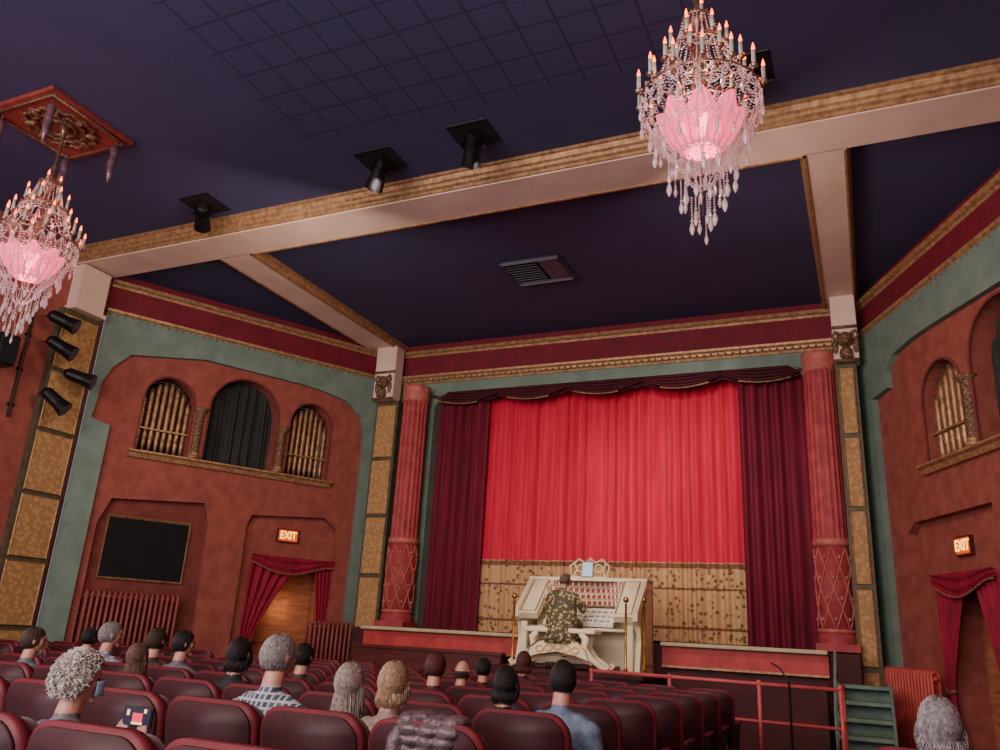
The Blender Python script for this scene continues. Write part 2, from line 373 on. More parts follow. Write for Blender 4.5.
def pilaster(lab,fr,a,b_,z0,z1,d,k):
    t=thing('pilaster',lab,'pilaster',fr.pt((a+b_)/2,z0,0),0,'tan panelled pilasters')
    q=MB(); q.prism(rect(a,b_,z0,z1),fr,0,d); q.build('shaft',BRONZE,t,w=True)
    hh=(z1-z0-.1)/k
    for i in range(k):
        za=z0+.08+i*hh; zb=za+hh-.08; m=.06
        q=MB(); q.prism(rect(a+m,b_-m,za,zb),fr,d,d+.015); q.build('panel',TAN,t,w=True)
        q=MB(); q.tube([fr.pt(x,z,d+.015) for x,z in rect(a+m,b_-m,za,zb)],.014,5,True); q.build('panel_frame',GOLD,t,w=True)
pilaster('tan panelled pilaster left of the red column beside the stage',FF,.0,.56,-1.42,4.72,.3,5)
pilaster('tan panelled pilaster right of the red column beside the stage steps',FF,9.28,9.62,-1.42,4.72,.5,5)
pilaster('tall tan panelled pilaster at the far left below the wall spotlights',FS,FS.len-.92,FS.len-.14,-1.36,5.0,.12,6)
def corbel(lab,x,y,w):
    t=thing('corbel',lab,'corbel',(x,y,4.72),0,'carved corbels above the pilasters')
    b=MB(); b.box((0,0,.6),(w,.34,1.2),bev=.02); b.build('block',CREAM,t)
    b=MB(); b.ball((0,-.2,.36),.13,(1,.9,1.1)); b.ball((0,-.3,.3),.07,(1,1,.8)); b.ball((0,-.2,.12),.12,(.9,.8,1))
    for s_ in(-1,1):
        b.ball((.11*s_,-.18,.46),.05,(.7,.6,1.3)); b.ball((.16*s_,-.16,.26),.08,(.7,.6,1.8)); b.ball((.06*s_,-.26,.05),.05,(.8,1,.8)); b.tube([(.05*s_,-.2,.44),(.16*s_,-.2,.52),(.2*s_,-.2,.42),(.15*s_,-.2,.38)],.025,6)
    b.tube([(-w/2,-.18,.6),(w/2,-.18,.6)],.03,8); b.tube([(-w/2,-.18,0),(w/2,-.18,0)],.03,8)
    b.build('carving',GOLDP,t,True)
corbel('carved gilt corbel above the left column',-9.25,14.15,.5)
corbel('carved gilt corbel above the right column',-.04,14.05,.4)
def column(lab,x,y,r=.285):
    t=thing('column',lab,'column',(x,y,.05),0,'red columns flanking the stage')
    b=MB(); b.box((0,0,.06),(.64,.64,.12),bev=.01); b.lathe([(r*1.12,.12),(r*1.14,.2),(r*1.03,.26),(r*1.06,.3)],n=28); b.build('base',COLR,t)
    b=MB(); b.lathe([(r,.28),(r,1.62)],n=32); b.build('lower_shaft',COLR,t,True)
    b=MB()
    for k in range(8):
        for s_ in(-1,1):
            b.tube([((r+.008)*math.cos(2*PI*k/8+s_*1.57*i/12),(r+.008)*math.sin(2*PI*k/8+s_*1.57*i/12),.32+1.26*i/12) for i in range(13)],.014,5)
        for j in range(4):
            a=2*PI*(k+.5*(j%2))/8; b.ball(((r+.005)*math.cos(a),(r+.005)*math.sin(a),.48+.315*j),.035,n=6)
    b.lathe([(r+.01,1.6),(r+.03,1.66),(r+.01,1.72)],n=28); b.lathe([(r+.02,.28),(r+.03,.32),(r+.0,.34)],n=28)
    b.build('diamond_lattice',COLO,t,True)
    b=MB(); b.lathe([(r,1.7),(r*.98,3.2),(r*.95,4.55)],n=96,mod=lambda a,z:1-.09*abs(math.sin(a*9))**.6); b.build('fluted_shaft',COLR,t)
    b=MB(); b.lathe([(r*.96,4.55),(r*1.02,4.6),(r*.98,4.64),(r*1.0,4.82),(r*1.06,4.9)],n=28); b.build('capital',COLO,t,True)
column('dusty red fluted column left of the stage with diamond lattice base',-8.5,14.15)
column('dusty red fluted column right of the stage with diamond lattice base',-.5,14.15,.27)
# ---------------- stage ----------------
b=MB(); b.box((-4.55,14.6,-.69),(8.7,2.6,1.44)); st(b.build('floor_stage',PITM,recentre=False))
def lip(a,b_,lab):
    t=thing('stage_lip',lab,'stage edge',((a+b_)/2,13.26,-.4),0,'stage edge sections')
    q=MB(); q.box(((a+b_)/2,13.18,.03),(b_-a,.24,.06),bev=.015); q.build('nosing',STAGE,t,w=True)
    q=MB(); q.box(((a+b_)/2,13.24,-.16),(b_-a,.1,.31)); q.build('fascia',PINKW,t,w=True)
    q=MB(); q.box(((a+b_)/2,13.18,-.3),(b_-a,.03,.03)); q.build('gold_bead',GOLD,t,w=True)
lip(-8.6,-5.35,'stage edge left of the organ with pale green nosing')
lip(-3.05,-.62,'stage edge right of the organ with pale green nosing')
b=MB(); b.box((-1.75,12.9,-.9),(2.2,.12,1.0),bev=.01); b.box((-1.75,12.88,-.4),(2.26,.18,.05)); tag(b.build('pit_partition',PITM),'dark maroon pit partition below the right stage edge','partition')
b=MB(); b.box((-7.1,12.9,-.85),(2.9,.14,1.1),bev=.01); b.box((-7.1,12.88,-.28),(2.95,.2,.05))
for i in range(5): b.box((-8.3+.6*i,12.82,-.8),(.48,.03,.85),bev=.01)
tag(b.build('pit_wall',WOOD),'dark red wooden pit wall left of the organ','partition')
def drape(name,x0,x1,z0,z1,y,amp,per,m,parent=None,zf=None,res=14,seed=0):
    rnd=random.Random(seed); nw=max(3,int((x1-x0)/per)); ph=[rnd.uniform(-.5,.5) for _ in range(nw+3)]; am=[rnd.uniform(.4,1.3) for _ in range(nw+3)]
    def fn(i,j):
        x=x0+(x1-x0)*i; w=i*nw; k=int(w); f=w-k; p=(ph[k]*(1-f)+ph[k+1]*f); a=am[k]*(1-f)+am[k+1]*f
        zb=z0 if zf is None else zf(x)
        return (x,y-amp*a*math.sin(2*PI*(w+p*.6))-amp*.35*math.sin(2*PI*w*.37+p),zb+(z1-zb)*j)
    b=MB(); b.sheet(fn,nw*res,8); return b.build(name,m,parent,True,w=parent is not None)
t=thing('stage_curtain','bright red pleated stage curtain with a printed tan border','curtain',(-4.5,14.95,.08))
for nm_,a_,b2_,y_,m_ in(('red_cloth',1.45,5.1,14.95,RED),('printed_border',.08,1.46,14.94,PRINT),('border_band',1.36,1.44,14.925,BAND),('border_band',.98,1.01,14.925,BAND),('border_band',.3,.34,14.925,BAND)):
    drape(nm_,-7.3,-1.75,a_,b2_,y_,.05,.2,m_,t,seed=1)
tag(drape('side_curtain',-8.6,-7.05,.07,5.05,14.72,.06,.2,MAROON,seed=2),'dark maroon velvet side curtain left of the red curtain','curtain','maroon side curtains')
tag(drape('side_curtain',-1.95,-.45,.07,5.05,14.72,.06,.2,MAROON,seed=3),'dark maroon velvet side curtain right of the red curtain','curtain','maroon side curtains')
t=thing('valance','dark maroon swagged valance with gold fringe across the stage top','valance',(-4.5,14.6,4.5))
xs0,xs1,ns=-8.3,-.68,5
def zf(x):
    f=(x-xs0)/(xs1-xs0)*ns; f-=math.floor(f); return 4.78-.12*math.sin(PI*f)
drape('swag_cloth',xs0,xs1,4.4,5.0,14.6,.04,.3,DMAROON,t,zf=zf,seed=5)
for k in range(ns):
    a0=(.1,.15,.1,.25,.2)[k]
    b=MB(); b.tube([(x,14.52,zf(x)) for x in [xs0+(xs1-xs0)*(k+a0+.6*i/14)/ns for i in range(15)]],.018,5); b.build('gold_fringe',GOLD,t,w=True)
b=MB()
for k in range(ns):
    xa=xs0+(xs1-xs0)*k/ns; xb=xa+(xs1-xs0)/ns
    for j in range(4):
        b.tube([(xa+(xb-xa)*i/16,14.53-.015*j,4.93-.03*j-(.03+.04*j)*math.sin(PI*i/16)) for i in range(17)],[.012+.018*math.sin(PI*i/16) for i in range(17)],6)
b.build('swag_fold',DMAROON,t,True,w=True)
# ---------------- ceiling fittings ----------------
c=P(538,271,2,ZB+.1); t=thing('air_vent','grey square slatted air vent in the blue ceiling panel','vent',(c.x,c.y,ZB+.1))
b=MB(); b.tube([(-.5,-.42,0),(.5,-.42,0),(.5,.42,0),(-.5,.42,0)],.04,4,True); b.build('frame',GREYM,t)
b=MB(); b.box((0,0,.03),(.96,.8,.02)); b.build('backing',BLACK,t)
for i in range(9):
    b=MB(); b.box((-.2+0,-.36+.09*i,0),(.56,.05,.012),rotm(x=.6)); b.build('slat',GREYM,t)
b=MB(); b.box((.3,0,0),(.34,.74,.02)); b.build('side_panel',GREYM,t)
def spotlight_fixture(x,y,rz,tilt,lab,on=True):
    t=thing('ceiling_spotlight',lab,'spotlight',(x,y,ZC-.004),0,'black ceiling spotlights near the cross beam')
    b=MB(); b.tube([(-.28,-.26,0),(.28,-.26,0),(.28,.26,0),(-.28,.26,0)],.012,4,True); b.build('recess_frame',BLACK,t)
    b=MB(); b.box((0,0,-.0),(.55,.5,.004)); b.build('recess_shade_plate',DARK,t)  # flat dark plate stands in for the shaded ceiling opening
    R_=rotm(z=rz)@rotm(x=tilt)
    def q(v): return Vector((0,0,-.2))+R_@Vector(v)
    b=MB(); b.tube([q((0,-.02,.2)),q((0,0,.16)),q((0,0,-.05)),q((0,0,-.24))],[.06,.1,.11,.13],16)
    for i in range(3): b.tube([q((0,0,.05+.03*i)),q((0,0,.06+.03*i))],.125,16)
    hd=b.build('lamp_housing',BLACK,t,False)
    b=MB(); b.tube([q((0,0,-.235)),q((0,0,-.246))],.09,16); b.build('lens',LENS if on else GREYM,hd)
    b=MB(); b.tube([q((-.15,0,0)),(-.12,0,-.08),(0,0,-.04),(.12,0,-.08),q((.15,0,0))],.014,6); b.tube([(0,0,0),(0,0,-.08)],.02,8); b.build('yoke',BLACK,t)
for (u,v,rz_,tl,lab,on) in ((381,160,.9,.9,'black ceiling spotlight with lit lens, left of the middle pair',True),(474,134,.5,.9,'black ceiling spotlight, right of the middle pair',False),(205,204,.7,1.1,'black ceiling spotlight furthest left along the beam',False),(745,70,.3,.5,'black ceiling spotlight behind the near chandelier',False)):
    p=P(u,v,2,ZC); spotlight_fixture(p.x,p.y,rz_,tl,lab,on)
def wall_spot(u,v,rot,lab):
    p=P(u,v,0,XL+.45); t=thing('wall_spotlight',lab,'spotlight',p,0,'black spotlights on the left wall bracket')
    R_=rotm(z=rot[1])@rotm(x=rot[0])
    b=MB(); b.tube([R_@Vector((0,0,.22)),R_@Vector((0,0,.16)),R_@Vector((0,0,-.1)),R_@Vector((0,0,-.26))],[.06,.1,.11,.14],14); b.build('lamp_housing',BLACK,t)
    b=MB(); b.tube([R_@Vector((0,0,-.255)),R_@Vector((0,0,-.265))],.12,14); b.build('lens',GREYM,t)
    b=MB(); b.tube([R_@Vector((-.13,0,0)),(-.2,-.05,.12),(-.42,0,.12)],.015,6); b.build('bracket',BLACK,t)
for u,v,r_,w2 in((62,320,1.2,'topmost'),(60,346,1.1,'second from the top'),(78,377,1.3,'third from the top'),(54,399,.9,'lowest')):
    wall_spot(u,v,(r_,-.9),'black wall spotlight, %s on the left wall pole'%w2)
p0=P(38,300,0,XL+.05); p1=P(22,420,0,XL+.05)
b=MB(); b.tube([(XL+.03,p0.y,p0.z),(XL+.03,p0.y,p1.z)],.025,8)
for k in range(3): b.box((XL+.02,p0.y,p1.z+.2+.6*k),(.06,.1,.04))
tag(b.build('lamp_pole',BLACK),'black vertical pole carrying the left wall spotlights','pole')
p=P(2,350,0,XL+.4); t=thing('loudspeaker','black loudspeaker high on the left wall beside the spotlights','loudspeaker',p)
b=MB(); b.box((0,0,0),(.35,.3,.5),bev=.03); b.build('cabinet',BLACK,t); b=MB(); b.box((.18,0,0),(.02,.26,.44)); b.build('grille',DARK,t); b=MB(); b.box((-.28,0,0),(.26,.05,.05)); b.build('bracket',BLACK,t)
# ---------------- chandeliers ----------------
def cy(r,a,z): return (r*math.cos(a),r*math.sin(a),z)
def add_light(kind,loc,e,col,target=None,**k):
    L=bpy.data.lights.new('lamp_or_fill_light',kind); L.energy=e; L.color=col
    for a,v in k.items(): setattr(L,a,v)
    o=bpy.data.objects.new('lamp_or_fill_light',L); C.objects.link(o); o.location=loc
    if target: o.rotation_euler=(Vector(target)-Vector(loc)).to_track_quat('-Z','Y').to_euler()
    return o
def make_chandelier(loc,lab):
    t=thing('chandelier',lab,'chandelier',loc,0,'crystal chandeliers with pink glass bowls')
    b=MB(); b.lathe([(.02,1.76),(.1,1.74),(.04,1.6),(.02,1.5),(.02,1.1),(.05,1.05),(.02,1.0),(.06,.92),(.1,.85),(.05,.78),(.03,.6),(.07,.45),(.03,.3),(.08,.12),(.11,0),(.05,-.12),(.03,-.2)],n=16); b.build('stem',ROSEG,t,True)
    for r,z,nm in ((.13,.82,'crown_ring'),(.27,.46,'upper_ring'),(.5,.0,'main_ring'),(.3,-.12,'lower_ring')):
        b=MB(); b.tube([cy(r,2*PI*i/36,z) for i in range(36)],.01,6,True)
        for i in range(24): b.ball(cy(r,2*PI*i/24,z+.015),.013,n=5)
        b.build(nm,ROSEG,t,True)
    proto={}
    def arm(r,z,zi,a,key):
        if key not in proto:
            b=MB(); b.tube([(.05,0,zi),(r*.35,0,zi-.09),(r*.7,0,z-.1),(r*.95,0,z-.04),(r,0,z+.02)],.009,6); b.lathe([(.012,z+.0),(.036,z+.03),(.034,z+.035),(.018,z+.045)],(r,0,0),10); A=b.build('arm',ROSEG,t,True)
            b=MB(); b.lathe([(.017,z+.04),(.017,z+.17)],(r,0,0),8); b.build('candle_sleeve',SLEEVE,A,True)
            b=MB(); b.lathe([(.006,z+.17),(.016,z+.19),(.013,z+.21),(.003,z+.25)],(r,0,0),8); b.build('flame_bulb',BULB,A,True)
            proto[key]=A; A.rotation_euler=(0,0,a)
        else:
            A=copy_tree(proto[key],t); A.rotation_euler=(0,0,a)
    for i in range(14): arm(.52,.02,-.05,2*PI*i/14,'m')
    for i in range(10): arm(.38,.22,.1,2*PI*(i+.5)/10,'n')
    for i in range(7): arm(.24,.5,.4,2*PI*i/7,'u')
    for i in range(3): arm(.1,.74,.66,2*PI*(i+.5)/3,'c')
    # eight outward tilted petal shades, each bulging on its own
    pet=None
    for i in range(8):
        if pet is None:
            def fn(a,c):
                wd=.13*math.sin(PI*min(1,c*.8+.15))**.8; th=(a-.5)*PI*1.1
                z=-.12-.38*(1-c); r=.09+.2*math.sin(PI*.5*min(1,c*1.15))+.05*max(0,c-.75)
                return (r+.055*math.cos(th)+.006*math.cos(a*2*PI*6),wd*math.sin(th),z)
            b=MB(); b.sheet(fn,28,8); pet=b.build('glass_petal',PINK,t,True,solid=.006); pp=pet
        else:
            pp=pet.copy(); C.objects.link(pp); setp(pp,t)
        pp.rotation_euler=(0,0,2*PI*(i+.25)/8)
    gl=None
    for i in range(6):
        if gl is None: b=MB(); b.ball((.13,0,-.27),.035,(1,1,2.2)); gl=b.build('bowl_lamp',GLOW,t,True); pp=gl
        else: pp=gl.copy(); C.objects.link(pp); setp(pp,t)
        pp.rotation_euler=(0,0,2*PI*i/6+.3)
    b=MB()
    def strand(p,q,sag,k,r=.009):
        p=Vector(p);q=Vector(q)
        for i in range(k+1):
            f=i/k; c=p.lerp(q,f); c.z-=sag*4*f*(1-f); b.octa(c,r,r)
    NS=26
    for i in range(NS):
        a=2*PI*i/NS; strand(cy(.13,a,.82),cy(.27,a,.46),.08,18); strand(cy(.27,a,.46),cy(.5,a,.02),.12,24)
        strand(cy(.5,a,0),cy(.5,a+2*PI/NS,0),.1,12,.01); strand(cy(.5,a,-.02),cy(.22,a,-.56),.07,30,.011); strand(cy(.3,a,-.12),cy(.3,a+2*PI/NS,-.12),.07,9)
        strand(cy(.27,a,.46),cy(.27,a+4*PI/NS,.46),.1,12); strand(cy(.5,a,0),cy(.38,a+.2,-.4),.02,16); strand(cy(.5,a,0),cy(.5,a+4*PI/NS,0),.2,20)
        strand(cy(.22,a,-.54),cy(.22,a+2*PI/NS,-.54),.05,7); strand(cy(.38,a,-.3),cy(.38,a+2*PI/NS,-.3),.08,9)
    for i in range(12):
        a=2*PI*i/12; strand(cy(.22,a,-.54),cy(.03,a,-.85),.06,14,.011)
    bs=b.build('bead_strands',CRYST,t); bs['kind']='stuff'
    proto2=None
    for r,k,z,o_ in [(.5,18,-.14,0),(.38,16,-.44,.1),(.27,14,-.68,0),(.17,10,-.9,.2),(.09,6,-1.08,0),(.02,1,-1.24,0)]:
        for i in range(k):
            a=2*PI*i/k+o_
            if proto2 is None:
                b=MB(); b.lathe([(.002,0),(.014,-.02),(.003,-.03),(.013,-.05),(.02,-.085),(.013,-.115),(.003,-.135)],n=6)
                for q in range(9): b.octa((0,0,.01+.02*q),.009,.009)
                proto2=b.build('crystal_drop',CRYST,t); c=proto2
            else: c=proto2.copy(); C.objects.link(c); setp(c,t)
            c.location=cy(r,a,z+random.uniform(-.04,.04)); s_=random.uniform(.8,1.3); c.scale=(s_,s_,s_)
    b=MB(); b.tube([(0,0,-.2),(0,0,-1.1)],.005,5); b.build('centre_chain',ROSEG,t)
    return t
yc_=5.8
pA=P(700,100,1,yc_); ch=make_chandelier((pA.x,yc_,4.39),'large crystal chandelier with pink glass bowl, the nearer one at right')
pB=P(36,240,1,yc_); c2=copy_tree(ch); c2.location=(pB.x,yc_,4.39); c2['label']='crystal chandelier at the far left below the square ceiling medallion'
for p,g_ in ((pA,.6),(pB,.35)):
    for z_,e,colr in ((-.25,24,(1,g_,g_)),(.3,22,(1,g_,g_*.75))): add_light('POINT',(p.x,yc_,4.39+z_),e,colr,shadow_soft_size=.12)
def medallion(x,y,lab):
    t=thing('ceiling_medallion',lab,'ceiling medallion',(x,y,ZC-.01),0)
    b=MB(); b.box((0,0,-.02),(1.25,1.25,.06),bev=.01); b.build('panel',MEDM,t)
    b=MB(); b.tube([(-.55,-.55,-.06),(.55,-.55,-.06),(.55,.55,-.06),(-.55,.55,-.06)],.025,6,True)
    for r in(.18,.3,.42): b.tube([cy(r*(1+.08*math.cos(PI*i)),2*PI*i/32,-.06) for i in range(32)],.026,6,True)
    for k in range(8): b.ball((.36*math.cos(k*PI/4),.36*math.sin(k*PI/4),-.07),.07,(1.2,.6,.6),8,rotm(z=k*PI/4))
    b.build('rosette',GOLDP,t,True)
    for sx_,sy_ in((-1,-1),(1,-1),(1,1),(-1,1)):
        b=MB(); b.tube([(sx_*.48,sy_*.48,-.02),(sx_*.48,sy_*.48,-.16)],.01,5); b.lathe([(.02,-.12),(.06,-.2),(.04,-.3),(.06,-.4),(.04,-.55),(.01,-.7)],(sx_*.48,sy_*.48,0),8); b.build('bead_tassel',TASS,t,True)
medallion(pB.x-.08,yc_,'red square ceiling medallion with gilt rosette and hanging tassels')
# ---------------- wall things ----------------
def exit_sign(fr,u,v,w,hh,lab,d):
    s_,z=fr.px(u,v,d); t=thing('exit_sign',lab,'exit sign',fr.pt(s_,z,d),0,'lit exit signs')
    b=MB(); b.prism(rect(s_-w/2,s_+w/2,z-hh/2,z+hh/2),fr,d,d+.06); b.build('box',EXB,t,w=True)
    b=MB(); b.prism(rect(s_-w/2+.025,s_+w/2-.025,z-hh/2+.025,z+hh/2-.025),fr,d+.06,d+.066); b.build('lit_panel',EXL,t,w=True)
    cu=bpy.data.curves.new('exit_text','FONT'); cu.body='EXIT'; cu.size=hh*.8; cu.align_x='CENTER'; cu.align_y='CENTER'; cu.extrude=.004; cu.offset=.004
    to=bpy.data.objects.new('exit_text',cu); C.objects.link(to); bpy.context.view_layer.update()
    me=bpy.data.meshes.new_from_object(to.evaluated_get(bpy.context.evaluated_depsgraph_get())); bpy.data.objects.remove(to)
    o=bpy.data.objects.new('lettering',me); C.objects.link(o); me.materials.clear(); me.materials.append(EXT); setp(o,t)
    o.matrix_local=Matrix.Translation(fr.n*.072)@Matrix((fr.u,Z,fr.n)).transposed().to_4x4()@Matrix.Diagonal((.8,1,1,1))
exit_sign(FL,287,536,.44,.26,'lit amber exit sign over the left curtained door',-.14)
exit_sign(FRr,967,546,.36,.26,'lit amber exit sign over the right curtained door',-.14)
qb=conv(FL,[(97,578),(108,517),(188,523),(183,583)],-.14); a0=(qb[0][0]+qb[1][0])/2; a1=(qb[2][0]+qb[3][0])/2; z0=(qb[0][1]+qb[3][1])/2; z1=(qb[1][1]+qb[2][1])/2
t=thing('framed_board','black board in a thin gilt frame above the left radiator','board',FL.pt((a0+a1)/2,z0,-.14))
b=MB(); b.prism(rect(a0,a1,z0,z1),FL,-.14,-.11); b.build('panel',DARK,t,w=True)
b=MB(); b.tube([FL.pt(x,z,-.11) for x,z in rect(a0,a1,z0,z1)],.025,4,True); b.build('frame',GOLD,t,w=True)
def radpx(fr,ul,ur,vt,d,lab,m):
    s0_,zt=fr.px(ul,vt,d); s1_,zt2=fr.px(ur,vt,d); z1_=(zt+zt2)/2; c=fr.pt((s0_+s1_)/2,0,d); z0_=fz(c.y)
    t=thing('radiator',lab,'radiator',fr.pt((s0_+s1_)/2,z0_,d),0,'cast iron radiators along the walls')
    k=max(8,int((s1_-s0_)/.085))
    for i in range(k):
        s_=s0_+(s1_-s0_)*(i+.5)/k
        b=MB(); b.tube([fr.pt(s_,z0_+.12,d-.05),fr.pt(s_,z1_-.04,d-.05),fr.pt(s_,z1_,d),fr.pt(s_,z1_-.04,d+.05),fr.pt(s_,z0_+.12,d+.05)],.026,6); b.build('section',m,t,True,w=True)
    for z in(z0_+.16,z1_-.1):
        b=MB(); b.tube([fr.pt(s0_,z,d),fr.pt(s1_,z,d)],.03,8); b.build('pipe',m,t,True,w=True)
    for s_ in(s0_+.05,s1_-.05):
        b=MB(); b.tube([fr.pt(s_,z0_,d),fr.pt(s_,z0_+.2,d)],.03,8); b.build('foot',m,t,True,w=True)
radpx(FL,84,181,592,.1,'terracotta cast iron radiator under the black framed board',RADM)
radpx(FL,308,352,622,.2,'terracotta cast iron radiator right of the curtained door by the stage',RADM)
radpx(FRr,878,936,669,.22,'salmon red cast iron radiator on the right beside the green steps',RADR)
def door_drapes(fr,q,d,which,wl=.42,wr=.14):
    a0=q[0][0]; a1=q[1][0]; zt=q[2][1]; zb=-1.38; W=a1-a0
    for sd,lab,wt in((0,'left',wl),(1,'right',wr)):
        t=thing('door_drape','crimson drape tied back on the %s side of the %s exit doorway'%(lab,which),'drape',fr.pt(a0 if sd==0 else a1,zb,d),0,'crimson doorway drapes')
        def fn(i,j,sd=sd,wt=wt):
            z=zb+(zt-zb)*j; tie=.4
            wd=W*(.14+wt*((j-tie)/(1-tie))**1.2 if j>tie else .14+.1*((tie-j)/tie))
            s_=a0-.08+wd*i if sd==0 else a1+.08-wd*i
            return fr.pt(s_,z,d+.03*math.sin(i*PI*9)+.03)
        b=MB(); b.sheet(fn,54,24); b.build('cloth',DRP,t,True,w=True)
        s_=a0+.03 if sd==0 else a1-.03
        b=MB(); b.tube([fr.pt(s_-.1,zb+(zt-zb)*.42,d+.05),fr.pt(s_,zb+(zt-zb)*.39,d+.09),fr.pt(s_+.12,zb+(zt-zb)*.41,d+.05)],.02,6); b.build('tieback',GOLD,t,w=True)
    t=thing('door_valance','crimson swag valance across the top of the %s exit doorway'%which,'valance',fr.pt((a0+a1)/2,zt-.3,d),0,'crimson doorway valances')
    def dr(i): return .14+.22*math.sin(PI*min(1,i*1.1))**1.2*(1-.3*i)
    def fv(i,j):
        z=zt+.06-dr(i)*(1-j); return fr.pt(a0-.08+(W+.16)*i,z,d+.1+.025*math.sin(j*14+math.sin(i*PI)*3))
    b=MB(); b.sheet(fv,30,12); b.build('swag',DRP,t,True,w=True)
    b=MB(); b.tube([fr.pt(a0-.08+(W+.16)*i/20,zt+.06-dr(i/20),d+.12) for i in range(21)],.012,5); b.build('fringe',GOLD,t,w=True)
door_drapes(FL,dl,-.12,'left',.5,.12); door_drapes(FRr,dR,-.12,'right',.42,.3)
# ---------------- organ ----------------
XO=-4.2; YO=12.75; ZO=-.42
b=MB(); b.box((XO,12.3,(ZO-1.4)/2),(2.46,1.6,1.4+ZO),bev=.02); b.box((XO,12.3,ZO-.025),(2.56,1.66,.05)); tag(b.build('organ_lift',PITM),'dark raised platform under the organ console','platform')
t=thing('organ_console','ivory and gold theatre organ console in front of the stage','organ',(XO,YO,ZO))
b=MB(); b.box((0,.32,.42),(1.75,.3,.84),bev=.02); b.box((0,.46,.92),(1.75,.06,.86)); b.build('case',WHITE,t)
class LF:
    def __init__(s,x,sg): s.x=x; s.sg=sg
    def pt(s,a,z,d): return Vector((s.x+d*s.sg,a,z))
ck=[(-.38,0),(.5,0),(.5,1.38),(.1,1.38),(-.5,.86),(-.5,.74),(-.34,.66),(-.28,.45),(-.34,.2)]
for s_ in(-1,1):
    b=MB(); b.prism(ck,LF(.93*s_,s_),0,.07); c=b.build('side_cheek',WHITE,t)
    b=MB(); b.tube([Vector((s_*1.005,y,z)) for y,z in((-.2,.12),(.42,.12),(.42,1.25),(.1,1.25),(-.3,.85),(-.2,.6))],.008,5,True); b.build('gilding',BRASS,c)
    b=MB(); b.prism([(-.5,.8),(.12,1.38),(.2,1.36),(.2,1.2),(-.44,.72)],LF(.62*s_,s_),0,.31); c=b.build('wing_panel',WHITE,t)
    b=MB(); b.tube([Vector((s_*x,y-.012,z+.012)) for x,y,z in((.65,-.47,.83),(.9,-.47,.83),(.9,.09,1.35),(.65,.09,1.35))],.007,5,True); b.build('gilding',BRASS,c)
    b=MB(); b.box((s_*.86,-.36,.34),(.1,.1,.68),bev=.015); b.build('leg',WHITE,t)
for k in range(4):
    z0_=.97+.1*k
    def fn(i,j):
        x=-.62+1.24*i; q=abs(2*i-1); return (x,.18+.05*k-.36*q**3+.03*j,z0_+.09*j)
    b=MB(); b.sheet(fn,40,2); b.build('stop_rail',WHITE,t,True,solid=.02)
    for ci,mm in enumerate((STOPR,STOPW)):
        b=MB()
        for i in range(40):
            if ((i+k)%3==1)!=(ci==1): continue
            p=Vector(fn((i+.5)/40,.5)); b.box(p+Vector((0,-.022,0)),(.022,.02,.062))
        q=b.build('stop_tabs',mm,t); q['kind']='stuff'
for k in range(4):
    b=MB(); b.box((0,-.24+.1*k,.70+.07*k),(1.14,.14,.035),bev=.004); b.box((0,-.305+.1*k,.665+.07*k),(1.14,.012,.05)); kb=b.build('keyboard',STOPW,t)
    b=MB()
    for i in range(38):
        if i%7 in(2,6): continue
        b.box((-.53+.028*i,-.215+.1*k,.725+.07*k),(.013,.08,.016)); b.box((-.53+.028*i,-.312+.1*k,.668+.07*k),(.004,.004,.045))
    q=b.build('sharps',BLACK,kb); q['kind']='stuff'
b=MB(); b.box((0,.0,.60),(1.84,.6,.05),bev=.02); b.build('key_bed',WHITE,t)
b=MB(); b.prism([(-1.0,1.36),(1.0,1.36),(1.0,1.41),(-1.0,1.41)],Fr((0,.52),(1,.52)),0,.42); b.build('lid',WHITE,t)
b=MB(); b.tube([(-.3,.22,1.42),(.3,.22,1.42),(.34,.26,1.6),(.2,.3,1.72),(.08,.3,1.66),(0,.3,1.74),(-.08,.3,1.66),(-.2,.3,1.72),(-.34,.26,1.6)],.018,6,True)
for s_ in(-1,1):
    b.tube([(s_*.15+.07*math.cos(i*PI/5),.26,1.57+.06*math.sin(i*PI/5)) for i in range(10)],.014,6,True); b.tube([(s_*.27,.22,1.44),(s_*.22,.27,1.55),(s_*.28,.28,1.66)],.014,6)
b.tube([(0,.24,1.44),(0,.3,1.7)],.014,6); b.build('music_desk',WHITE,t)
pb=MB()
for i in range(22): pb.box((-.55+.05*i,-.35,.05),(.022,.55,.03))
pb.box((0,-.05,.04),(1.2,.06,.08)); pb.build('pedalboard',WOOD,t)
TAB=mat('tablet_screen',(190,215,225),(170,200,214),6,.3,emit=(150,200,220),es=.5)
t=thing('tablet','pale lit tablet leaning on the organ music desk','tablet',(XO-.02,YO+.2,ZO+1.43))
b=MB(); b.box((0,0,.12),(.2,.012,.26),rotm(x=-.15),bev=.004); b.build('body',BLACK,t); b=MB(); b.box((0,-.008,.12),(.18,.006,.235),rotm(x=-.15)); b.build('screen',TAB,t)
XG=-4.3; YG=12.0
t=thing('organ_bench','ivory organ bench with an open scrolled arch base','bench',(XG,YG,ZO))
b=MB(); b.box((0,0,.555),(1.15,.36,.07),bev=.02); b.build('seat',WHITE,t)
for s_ in(-1,1):
    for y in(-.13,.13):
        b=MB(); b.tube([(s_*.34,y,.53),(s_*.42,y,.45),(s_*.4,y,.32),(s_*.5,y,.18),(s_*.66,y,.08),(s_*.74,y,.04),(s_*.78,y,.09),(s_*.73,y,.12)],[.045,.06,.05,.05,.045,.035,.03,.02],8); b.build('scroll_leg',WHITE,t,True)
ap=[(-.5,.14),(-.3,.2),(0,.25),(.3,.2),(.5,.14),(.44,.3),(.3,.4),(0,.46),(-.3,.4),(-.44,.3)]
